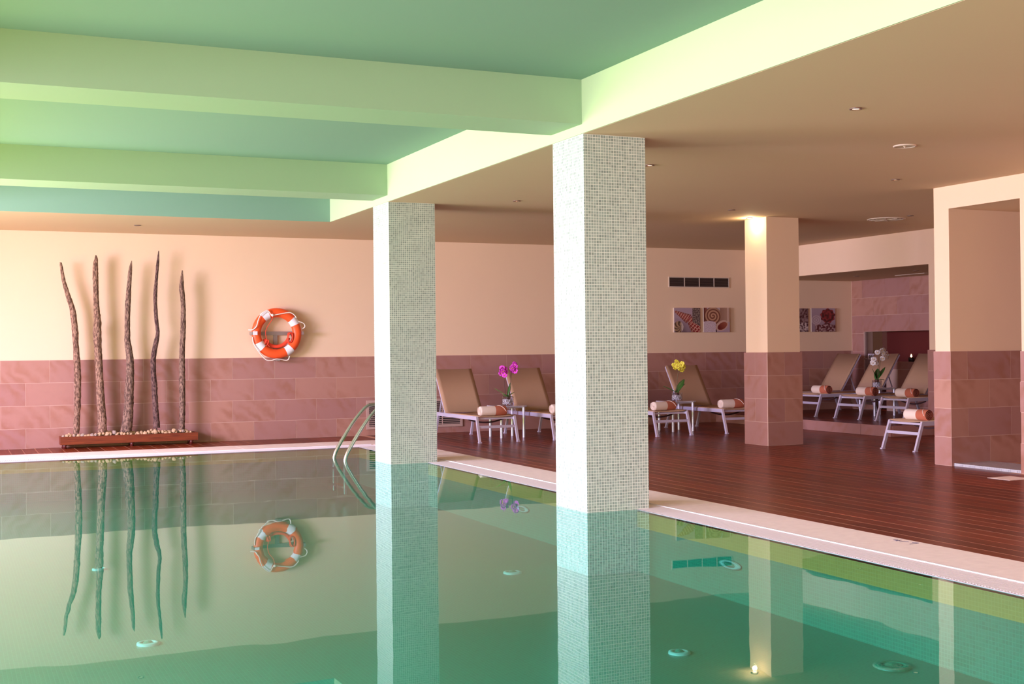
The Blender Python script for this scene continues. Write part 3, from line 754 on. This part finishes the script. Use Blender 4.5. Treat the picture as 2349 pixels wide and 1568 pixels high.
MB().lathe([(.001, -.022), (.02, -.012), (.024, 0), (.02, .012), (.001, .022)], 10, bq(700, 385, -.08)).build('knot', rope_w, lb)
br = thing('buoy_bracket', 'grey metal T-shaped bracket fixed to the wall behind the lifebuoy', 'bracket', (4.375, YW - .002, 1.555))
MB().box((-.372, -.05, -.028), (.372, -.035, .026)).build('cross_bar', bracket_mat, br)
MB().box((-.028, -.034, -.40), (.028, -.002, .02)).build('upright', bracket_mat, br)
for sx in (-1, 1):
    MB().box((sx * .372 - .012, -.20, -.024), (sx * .372 + .012, -.035, .024)).build('hook', bracket_mat, br)
MB().box((-.03, -.19, -.405), (.03, -.03, -.385)).build('hook', bracket_mat, br)
pl_ = MB().box((-.37, -.208, -.026), (-.305, -.2, .028)).build('front_plate', white_band, br)
tl_ = thing('throw_line', 'red throw line coiled inside the lower half of the lifebuoy', 'rope', (4.375, YW - .115, 1.555))
arc = torus('line_bag', rope_r, math.radians(205), math.radians(340), .195, .026, 1, tl_, yoff=.028)
random.seed(3)
coil = MB()
for j in range(6):
    cx, cz = (1085 - 812) * k_, (755 - 850) * k_; n = 18; ph = random.random() * .6 - .3; ra, rb = .028 + .01 * random.random(), .07 + .012 * random.random()
    pts = []
    for i in range(n):
        a = 2 * PI * i / n; xx, zz = ra * math.cos(a), rb * math.sin(a)
        pts.append((cx + xx * math.cos(ph) - zz * math.sin(ph), -.03 + .01 * j - .02, cz + xx * math.sin(ph) + zz * math.cos(ph)))
    coil.tube(pts, .0065, 5, closed=True)
coil.build('coil', rope_r, tl_)
rope('cord', [bq(705, 400, -.07), bq(700, 470, -.05), bq(610, 620, -.03), bq(570, 730, -.03), bq(585, 860, -.03), bq(600, 960, -.03), bq(650, 1030, -.03)], .005, rope_r, tl_)
coil2 = MB()
for j in range(3):
    cx, cz = (590 - 812) * k_, (755 - 960) * k_; n = 14; ph = -.5 + j * .35
    coil2.tube([(cx + .02 * math.cos(2 * PI * i / n) * math.cos(ph) - .055 * math.sin(2 * PI * i / n) * math.sin(ph), -.035 + .008 * j, cz + .02 * math.cos(2 * PI * i / n) * math.sin(ph) + .055 * math.sin(2 * PI * i / n) * math.cos(ph)) for i in range(n)], .0055, 5, closed=True)
coil2.build('coil', rope_r, tl_)

# ------------------------------------------------------------------ bark poles in the wooden trough
TY0, TY1 = 17.955, 18.20
tr = thing('wooden_trough', 'long low reddish wooden trough of stones against the back wall', 'planter', (2.272, (TY0 + TY1) / 2, 0))
hx, hy = .917, (TY1 - TY0) / 2
MB().box((-hx, -hy, .052), (hx, -hy + .022, .160)).build('front_board', trough_wood, tr)
MB().box((-hx, hy - .022, .052), (hx, hy, .160)).build('rear_board', trough_wood, tr)
for sx in (-1, 1): MB().box((sx * (hx - .011) - .011, -hy + .0225, .052), (sx * (hx - .011) + .011, hy - .0225, .160)).build('end_board', trough_wood, tr)
MB().box((-hx + .022, -hy + .022, .055), (hx - .022, hy - .022, .115)).build('soil', simple('dark_soil', (.05, .03, .02), .9), tr)
for sx in (-.86, .02, .83):
    for sy in (-1, 1): MB().lathe([(.001, 0), (.028, 0), (.022, .03), (.03, .052), (.001, .052)], 12, (sx, sy * (hy - .035), 0)).build('foot', simple('foot_wood', (.10, .015, .012), .4), tr)
STK = [
 [(1.387, 2.531, .009), (1.39, 2.504, .017), (1.425, 2.277, .026), (1.492, 2.032, .034), (1.538, 1.868, .039), (1.566, 1.595, .041), (1.571, 1.44, .038), (1.584, 1.222, .044), (1.593, .975, .047), (1.591, .678, .044), (1.583, .481, .042), (1.572, .284, .044), (1.568, .195, .04)],
 [(1.846, 2.641, .005), (1.848, 2.586, .024), (1.838, 2.466, .036), (1.84, 2.145, .037), (1.851, 1.869, .041), (1.863, 1.731, .047), (1.853, 1.612, .058), (1.859, 1.418, .052), (1.867, 1.219, .05), (1.879, .97, .05), (1.891, .671, .056), (1.908, .421, .056), (1.911, .202, .062)],
 [(2.32, 2.572, .004), (2.303, 2.456, .023), (2.288, 2.288, .029), (2.268, 2.01, .036), (2.257, 1.778, .037), (2.256, 1.592, .038), (2.257, 1.445, .043), (2.284, 1.214, .051), (2.285, .962, .055), (2.27, .711, .062), (2.264, .511, .064), (2.248, .361, .072), (2.227, .201, .078)],
 [(2.689, 2.72, .005), (2.674, 2.546, .02), (2.659, 2.387, .02), (2.637, 2.115, .027), (2.637, 1.965, .025), (2.649, 1.731, .027), (2.666, 1.572, .025), (2.643, 1.442, .034), (2.606, 1.23, .037), (2.6, 1.038, .037), (2.613, .855, .039), (2.621, .602, .039), (2.634, .399, .042), (2.641, .235, .046)],
 [(3.011, 2.449, .007), (3.002, 2.288, .028), (3.001, 2.194, .034), (3.016, 2.015, .034), (3.019, 1.779, .036), (3.015, 1.59, .037), (3.005, 1.44, .038), (2.996, 1.205, .04), (2.996, .949, .041), (2.995, .643, .043), (2.995, .439, .041), (2.988, .204, .037)]]
SL = ['leftmost tall bark pole leaning left at the top', 'tall bark pole with a knot at mid height, second from the left', 'middle tall bark pole with a flared foot', 'thin dark wavy bark pole, tallest of the five', 'shortest bark pole at the right end of the trough']
SM = [bark_a, bark_a, bark_b, bark_c, bark_b]
for si, (pts, lbl) in enumerate(zip(STK, SL)):
    pts = pts[::-1]; t = thing('bark_pole', lbl, 'wooden pole', (pts[0][0], 18.078, 0.16), group=None)
    path = []; n = 14
    for i in range(len(pts) - 1):
        p0, p1, p2, p3 = pts[max(i - 1, 0)], pts[i], pts[i + 1], pts[min(i + 2, len(pts) - 1)]
        steps = max(2, int(abs(p2[1] - p1[1]) / .022))
        for k in range(steps):
            u = k / steps
            path.append([.5 * ((2 * p1[c]) + (-p0[c] + p2[c]) * u + (2 * p0[c] - 5 * p1[c] + 4 * p2[c] - p3[c]) * u * u + (-p0[c] + 3 * p1[c] - 3 * p2[c] + p3[c]) * u ** 3) for c in range(3)])
    path.append(list(pts[-1]))
    vs = []; fs = []
    for i, (px, pz, pr) in enumerate(path):
        for k in range(n):
            a = 2 * PI * k / n
            nn = noise.noise(Vector((math.cos(a) * 1.6 + si * 9, math.sin(a) * 1.6, pz * 16))); n2 = noise.noise(Vector((math.cos(a) * 5, math.sin(a) * 5 + si * 5, pz * 45)))
            rr = pr * (1 + .13 * nn + .11 * n2)
            vs.append((px - pts[0][0] + rr * math.cos(a), min(rr, .075) * math.sin(a), pz - .16 + .006 * n2))
    for i in range(len(path) - 1):
        for k in range(n): fs.append((i * n + k, i * n + (k + 1) % n, (i + 1) * n + (k + 1) % n, (i + 1) * n + k))
    q = MB(); q.add(vs, fs, True); q.add(vs[:n], [tuple(range(n))[::-1]]); q.add(vs[-n:], [tuple(range(n))])
    q.build('pole', SM[si], t)
    zb = pts[0][1] - .16
    MB().box((-.006, -.006, -.05), (.006, .006, zb + .01)).build('pin', black, t)
# stones
random.seed(11)
pm = []
for v in range(4):
    bm = bmesh.new(); bmesh.ops.create_icosphere(bm, subdivisions=2, radius=1)
    for q in bm.verts:
        q.co *= 1 + .25 * noise.noise(q.co * 1.3 + Vector((v * 7, 0, 0)))
    me = bpy.data.meshes.new('pebble'); bm.to_mesh(me); bm.free()
    for p in me.polygons: p.use_smooth = False
    me.materials.append(pebble_dk if v == 3 else pebble_mat); pm.append(me)
xx = 1.40; cnt = 0
while xx < 3.12 and cnt < 90:
    for row in range(2):
        r = random.uniform(.022, .042) * (1.25 if random.random() < .12 else 1)
        heap = .02 if (2.85 < xx < 3.0 or 2.5 < xx < 2.75 or 1.88 < xx < 2.1) else .0
        o = mobj('stone', random.choice(pm), None, (xx + random.uniform(-.01, .01), 18.015 + row * .085 + random.uniform(-.012, .012), .132 + r * .6 + random.uniform(0, .022) + heap), (random.random() * 3, random.random() * 3, random.random() * 3))
        o.scale = (r, r * random.uniform(.75, 1), r * random.uniform(.65, .85))
        setp(o, 'small rounded tan stone lying in the wooden trough', 'stone', 'stones filling the wooden trough'); cnt += 1
    xx += .047
# ------------------------------------------------------------------ pool ladder
ld = thing('pool_ladder', 'steel pool ladder handrails rising from the water behind the far column', 'ladder', (0, 0, 0))
def rail(y):
    pts = [(4.235, y, -.40), (4.235, y, -.05), (4.245, y, .03), (4.275, y, .10), (4.36, y, .24), (4.487, y, .424), (4.60, y, .555), (4.655, y, .60), (4.72, y, .622), (4.9, y, .625), (5.12, y, .60), (5.27, y, .52), (5.33, y, .40), (5.33, y, .0)]
    return rope('handrail', pts, .0225, chrome, ld)
rail(14.73); rail(14.27)
for z in (-.12, -.32): MB().box((4.20, 14.29, z - .012), (4.28, 14.71, z + .012)).build('tread', chrome, ld)
for y in (14.73, 14.27): MB().lathe([(.001, .012), (.045, .01), (.05, 0)], 16, (5.33, y, 0)).build('base_flange', chrome, ld)

# ------------------------------------------------------------------ sun loungers (local y runs from foot to head)
def make_lounger(label):
    t = thing('sun_lounger', label, 'lounger', group='sun loungers around the pool deck')
    hw = .285; zr = .335
    f = MB()
    for s in (-1, 1): f.box((s * hw - .014, 0, zr - .026), (s * hw + .014, 1.58, zr + .026))
    f.box((-hw + .014, 1.52, zr - .02), (hw - .014, 1.55, zr + .02)); f.box((-hw + .014, .02, zr - .02), (hw - .014, .05, zr + .005)); f.build('frame', metal_lav, t)
    for s in (-1, 1):
        l = MB().bar((s * hw, .015, zr + .02), (s * (hw + .004), -.10, .012), .030, .036, (0, 1, 0)); l.box((s * (hw + .004) - .02, -.13, 0), (s * (hw + .004) + .02, -.08, .014)); l.build('leg', metal_lav, t)
        l = MB().bar((s * hw, 1.50, zr - .02), (s * (hw + .004), 1.62, .012), .030, .036, (0, 1, 0)); l.box((s * (hw + .004) - .02, 1.60, 0), (s * (hw + .004) + .02, 1.65, .014)); l.build('leg', metal_lav, t)
    MB().bar((-hw, -.035, .215), (hw, -.035, .215), .02, .036).build('stretcher', metal_lav, t)
    # sling seat with a slight sag
    n = 10; vs = []; fs = []
    for i in range(n + 1):
        x = -hw + .004 + (2 * hw - .008) * i / n; sag = .016 * (1 - (2 * i / n - 1) ** 2)
        for y in (0.0, 1.21): vs.append((x, y, zr + .036 - sag))
    for i in range(n): fs.append((2 * i, 2 * i + 2, 2 * i + 3, 2 * i + 1))
    q = MB(); q.add(vs, fs, True); o = q.build('seat_sling', fabric, t); m = o.modifiers.new('s', 'SOLIDIFY'); m.thickness = .012
    # raised backrest
    a0 = Vector((0, 1.20, zr + .02)); a1 = Vector((0, 1.62, .978)); d = (a1 - a0); nrm = Vector((0, -d.z, d.y)).normalized()
    bk = MB()
    for s in (-1, 1): bk.bar(a0 + Vector((s * hw, 0, 0)), a1 + Vector((s * hw, 0, 0)), .024, .03, (0, 1, 0))
    bk.bar(a1 + Vector((-hw, 0, 0)), a1 + Vector((hw, 0, 0)), .022, .022); bk.build('backrest_frame', metal_lav, t)
    vs = []; fs = []
    for i in range(n + 1):
        x = -hw - .012 + (2 * hw + .024) * i / n; sag = .008 * (1 - (2 * i / n - 1) ** 2)
        for e in (a0 - d * .0, a1 + d * .01):
            p = e + nrm * (.026 - sag); vs.append((x, p.y, p.z))
    for i in range(n): fs.append((2 * i, 2 * i + 2, 2 * i + 3, 2 * i + 1))
    q = MB(); q.add(vs, fs, True); o = q.build('backrest', fabric, t); m = o.modifiers.new('s', 'SOLIDIFY'); m.thickness = .012
    p1 = a0.lerp(a1, .5)
    sp = MB()
    for s in (-1, 1): sp.bar((s * (hw - .035), p1.y, p1.z), (s * (hw - .035), 1.53, zr + .02), .014, .014)
    sp.build('support_strut', metal_lav, t)
    c = MB().tube([(hw * (k / 6 - 1) * .96, .34, zr - .03 - .05 * (1 - (k / 6 - 1) ** 2)) for k in range(13)], .011, 8); c.build('cross_bow', strap_mat, t)
    return t
def dup(root, loc, rz, label):
    r = root.copy(); COL.objects.link(r); r.location = loc; r.rotation_euler = (0, 0, rz); r['label'] = label
    for ch in list(root.children):
        c = ch.copy(); COL.objects.link(c); c.parent = r
        for g in ch.children:
            d = g.copy(); COL.objects.link(d); d.parent = c
    return r
L0 = make_lounger('taupe sun lounger nearest the far mosaic column, left of the magenta orchid table')
L0.location = (6.92, 15.98, 0)
LN = [((8.035, 15.92, 0), 0, 'taupe sun lounger right of the magenta orchid table, partly behind the near column'),
      ((9.605, 15.76, 0), 0, 'sun lounger just right of the near mosaic column, left of the yellow orchid table'),
      ((10.80, 15.76, 0), 0, 'sun lounger between the yellow orchid table and the stone clad column'),
      ((12.82, 17.67, .15), -PI / 2, 'sun lounger in the far platform corner, its foot hidden by the stone clad column'),
      ((12.82, 16.69, .15), -PI / 2, 'sun lounger on the platform directly left of the white orchid table'),
      ((12.82, 15.63, .15), -PI / 2, 'sun lounger on the platform right of the white orchid table, middle of three'),
      ((12.82, 14.665, .15), -PI / 2, 'sun lounger on the platform half hidden by the alcove wall, right of three'),
      ((10.69, 12.05, 0), -PI / 2, 'single sun lounger standing on the deck in front of the platform')]
for loc, rz, lbl in LN: dup(L0, loc, rz, lbl)
# ------------------------------------------------------------------ rolled towels (axis along local x, cream end at -x)
def spiral(mat, xpos, R, parent, name, s=-1):
    pts = []
    for i in range(64):
        a = i / 64 * 2 * PI * 3.2; r = R * (.08 + .86 * i / 64); pts.append((xpos + s * .002, r * math.cos(a), r * math.sin(a)))
    return MB().tube(pts, .003, 5).build(name, mat, parent)
def make_towel(label):
    R = .066; Lh = .20
    t = thing('rolled_towel', label, 'towel', group='rolled towels on the loungers')
    MB().lathe([(.001, -Lh + .008), (R * .8, -Lh + .004), (R * .97, -Lh + .012), (R, -Lh + .03), (R, .035)], 24, axis='x').build('cream_roll', towel_cream, t)
    MB().lathe([(R + .002, .03), (R + .003, .05), (R + .002, Lh - .02), (R * .95, Lh)], 24, axis='x').build('terracotta_roll', towel_terra, t)
    MB().lathe([(R * .96, Lh), (R * .9, Lh - .006), (.001, Lh - .004)], 24, axis='x').build('dark_end', towel_dark, t)
    spiral(towel_terra, Lh - .002, R, t, 'end_spiral', 1); spiral(towel_cream, -Lh + .004, R, t, 'end_spiral', -1)
    pts = []
    for i in range(14):
        a = -.9 + 2.6 * i / 13; x = .055 + .13 * i / 13; pts.append((x, -(R + .004) * math.sin(a) * 1.0, (R + .004) * math.cos(a)))
    MB().tube(pts, .0045, 5).build('white_ribbon', towel_cream, t)
    return t
T0 = make_towel('rolled cream and terracotta towel on the lounger by the far mosaic column')
zt = .335 + .036 - .008 + .064
T0.location = (6.93, 16.13, zt)
TN = [((8.02, 16.08, zt), 0, 'rolled towel showing only its cream end at the edge of the near mosaic column'),
      ((9.62, 15.98, zt), math.radians(8), 'rolled towel on the lounger right of the near column, its cream end slightly turned'),
      ((10.80, 15.97, zt), 0, 'rolled towel beside the stone clad column, its cream end to the left'),
      ((12.99, 16.60, .15 + zt), -PI / 2, 'rolled towel on the leftmost platform lounger'),
      ((12.99, 15.49, .15 + zt), -PI / 2, 'rolled towel on the middle platform lounger in front of the white orchid table'),
      ((12.99, 14.60, .15 + zt), -PI / 2, 'rolled towel on the right platform lounger'),
      ((10.90, 12.06, zt), -PI / 2, 'rolled towel on the single lounger on the deck')]
for loc, rz, lbl in TN: dup(T0, loc, rz, lbl)
# ------------------------------------------------------------------ side tables
def rrect(hx, hy, r, n=5):
    p = []
    for cx, cy, a0 in ((hx - r, hy - r, 0), (-hx + r, hy - r, PI / 2), (-hx + r, -hy + r, PI), (hx - r, -hy + r, 1.5 * PI)):
        for k in range(n + 1): a = a0 + PI / 2 * k / n; p.append((cx + r * math.cos(a), cy + r * math.sin(a)))
    return p
def make_table(label):
    t = thing('side_table', label, 'table', group='silver side tables between the loungers')
    p = rrect(.235, .255, .07); n = len(p)
    q = MB(); q.add([(x, y, .450) for x, y in p] + [(x, y, .464) for x, y in p], [tuple(range(n))[::-1], tuple(range(n, 2 * n))] + [(i, (i + 1) % n, (i + 1) % n + n, i + n) for i in range(n)])
    q.build('table_top', table_top_mat, t)
    ap = MB()
    for s in (-1, 1): ap.box((-.165, s * .19 - .007, .428), (.165, s * .19 + .007, .449)); ap.box((s * .165 - .007, -.19, .428), (s * .165 + .007, .19, .449))
    ap.build('under_frame', table_leg_mat, t)
    for sx in (-1, 1):
        for sy in (-1, 1): MB().tube([(sx * .178, sy * .205, 0), (sx * .178, sy * .205, .45)], .021, 12).build('leg', table_leg_mat, t)
    return t
T1 = make_table('silver side table carrying the magenta orchid'); T1.location = (7.455, 16.81, 0)
dup(T1, (10.24, 16.64, 0), 0, 'silver side table carrying the yellow orchid')
t3 = dup(T1, (13.76, 16.16, .15), PI / 2, 'silver side table on the platform carrying the white orchid'); t3.scale = (.98, .98, .98)
# ------------------------------------------------------------------ orchids
def petal_mesh(mat, s=1.0):
    """one bloom, facing -y, five petals"""
    q = MB()
    for k in range(5):
        a = PI / 2 + 2 * PI * k / 5; big = 1.0 if k in (1, 4) else .85; L_ = .038 * s * big; W_ = (.021 if k in (1, 4) else .014) * s
        dx, dz = math.cos(a), math.sin(a); nx, nz = -dz, dx
        pr = [(0, .004, .1), (.35, .0, .8), (.7, -.004, 1.0), (.92, .0, .7), (1.0, .003, .15)]
        vs = []
        for tt, yy, ww in pr:
            for sgn in (-1, 0, 1):
                vs.append((dx * L_ * tt + nx * W_ * ww * sgn, yy + (-.003 if sgn == 0 else .0) + .001 * k, dz * L_ * tt + nz * W_ * ww * sgn))
        fs = []
        for i in range(len(pr) - 1):
            for j in range(2): fs.append((i * 3 + j, i * 3 + j + 1, i * 3 + j + 4, i * 3 + j + 3))
        q.add(vs, fs, True)
    return q.mesh('flower', mat)
def lip_mesh(): return MB().lathe([(.001, -.014), (.006, -.010), (.008, -.002), (.003, .004)], 8, axis='y').mesh('flower_centre', fl_ctr)
lipm = lip_mesh()
def leaf(parent, ang, length, rise, droop, width, mat, z0=.125):
    n = 9; vs = []; fs = []; dx, dy = math.cos(ang), math.sin(ang)
    for i in range(n):
        t = i / (n - 1); r = length * t; z = z0 + rise * t - droop * t * t; wdt = 1.35 * width * math.sin(PI * min(1, .12 + t * .88)) ** .7 if t < 1 else .001
        for sgn in (-1, 0, 1):
            vs.append((dx * r - dy * wdt * sgn, dy * r + dx * wdt * sgn, z + (.006 if sgn else 0)))
    for i in range(n - 1):
        for j in range(2): fs.append((i * 3 + j, i * 3 + j + 1, i * 3 + j + 4, i * 3 + j + 3))
    q = MB(); q.add(vs, fs, True); o = q.build('leaf', mat, parent); m = o.modifiers.new('s', 'SOLIDIFY'); m.thickness = .003
def orchid(loc, label, fmat, stems, leaves, blooms, size, potr=.088, poth=.13):
    t = thing('potted_orchid', label, 'orchid', loc)
    MB().lathe([(.001, .001), (potr * .97, .001), (potr, .006), (potr, poth), (potr - .004, poth), (potr - .004, .008), (.001, .008)], 28).build('glass_pot', glass, t)
    random.seed(5)
    gv = MB()
    for i in range(150):
        a = random.random() * 2 * PI; r = (potr - .018) * math.sqrt(random.random()); r = max(r, (potr - .018) * .5) if i < 90 else r
        c = (r * math.cos(a), r * math.sin(a), .018 + random.random() * poth * .55); s = random.uniform(.008, .014)
        gv.add([(c[0] + s, c[1], c[2]), (c[0] - s, c[1], c[2]), (c[0], c[1] + s, c[2]), (c[0], c[1] - s, c[2]), (c[0], c[1], c[2] + s), (c[0], c[1], c[2] - s)],
               [(0, 2, 4), (2, 1, 4), (1, 3, 4), (3, 0, 4), (2, 0, 5), (1, 2, 5), (3, 1, 5), (0, 3, 5)])
    o = gv.build('gravel', gravel_mat, t); o['kind'] = 'stuff'
    MB().lathe([(.001, .085), (.03, .085), (.035, .12), (.03, .135), (.001, .135)], 14).build('root_ball', stake_mat, t)
    for pts in stems: rope('stem', pts, .0042, stake_mat if fmat is fl_mag else stem_mat, t)
    for lf in leaves: leaf(t, *lf)
    fm = petal_mesh(fmat, size)
    for (x, y, z, ry, rz) in blooms:
        f = mobj('flower', fm, t, (x, y, z), (random.uniform(-.35, .35), ry, rz))
        mobj('flower_centre', lipm, f)
    return t
random.seed(21)
def cluster(cx, cz, rx, rz, n, y=-.02):
    out = []
    for i in range(n):
        out.append((cx + random.uniform(-rx, rx), y + random.uniform(-.035, .03), cz + rz * (1 - 2 * (i + .5) / n) + random.uniform(-.008, .008), random.uniform(-.7, .7), random.uniform(-.8, .8) - .35))
    return out
orchid((7.455, 16.78, .464), 'magenta orchid with two stems in a glass pot of white stones', fl_mag,
       [[(-.02, 0, .08), (-.045, 0, .25), (-.055, 0, .42), (-.06, -.01, .54)], [(.03, 0, .08), (.05, 0, .3), (.06, 0, .45), (.075, -.01, .58), (.12, -.01, .62), (.15, 0, .60)]],
       [(PI * .93, .19, .14, .02, .016, leaf_lt), (PI * 1.1, .10, .05, .02, .022, leaf_lt), (.15, .12, .07, .01, .016, leaf_lt), (.35, .06, .20, .0, .018, leaf_mat), (-.4, .09, .02, .03, .02, leaf_mat), (-1.9, .08, .02, .03, .02, leaf_mat), (2.4, .07, .03, .03, .02, leaf_mat)],
       cluster(-.065, .50, .035, .055, 8) + cluster(.085, .545, .032, .055, 8), 1.2)
orchid((10.235, 16.60, .464), 'yellow orchid with broad dark leaves in a glass pot', fl_yel,
       [[(-.01, 0, .08), (.0, 0, .22), (.015, 0, .36), (.04, 0, .50), (.035, 0, .60)]],
       [(PI * .96, .22, .10, .0, .024, leaf_mat), (.25, .17, .26, .06, .045, leaf_mat), (-.3, .13, .16, .03, .04, leaf_mat), (-1.5, .06, .02, .02, .02, leaf_lt)],
       cluster(-.005, .55, .03, .05, 6) + cluster(.075, .52, .035, .055, 7), 1.2)
orchid((13.74, 16.14, .602), 'white orchid with an arching spray standing on the platform table', fl_whi,
       [[(.0, 0, .08), (.03, 0, .3), (.05, 0, .50), (.02, 0, .60), (-.06, 0, .60), (-.10, 0, .52)], [(.02, 0, .08), (.06, 0, .32), (.09, 0, .52), (.13, 0, .60), (.20, 0, .58), (.24, -.01, .50)]],
       [(PI * .75, .07, .20, .02, .035, leaf_mat), (.6, .08, .20, .02, .038, leaf_mat), (.12, .20, .22, .02, .032, leaf_mat), (.0, .16, .02, .03, .022, leaf_mat), (-1.3, .09, .03, .03, .025, leaf_mat)],
       [(-.07, -.02, .46, 0, -.4), (-.03, -.03, .40, .3, -.2), (-.09, -.02, .40, .5, -.6), (.0, -.03, .57, .2, -.3), (.09, -.03, .60, 0, 0), (.15, -.02, .61, .2, .3), (.12, -.03, .56, .4, 0), (.16, -.01, .50, .1, .2), (.11, -.02, .47, .3, -.2), (.21, -.02, .55, .4, .5), (.24, -.01, .50, .2, .6)], 1.35, .078, .12)
bpy.context.view_layer.update()
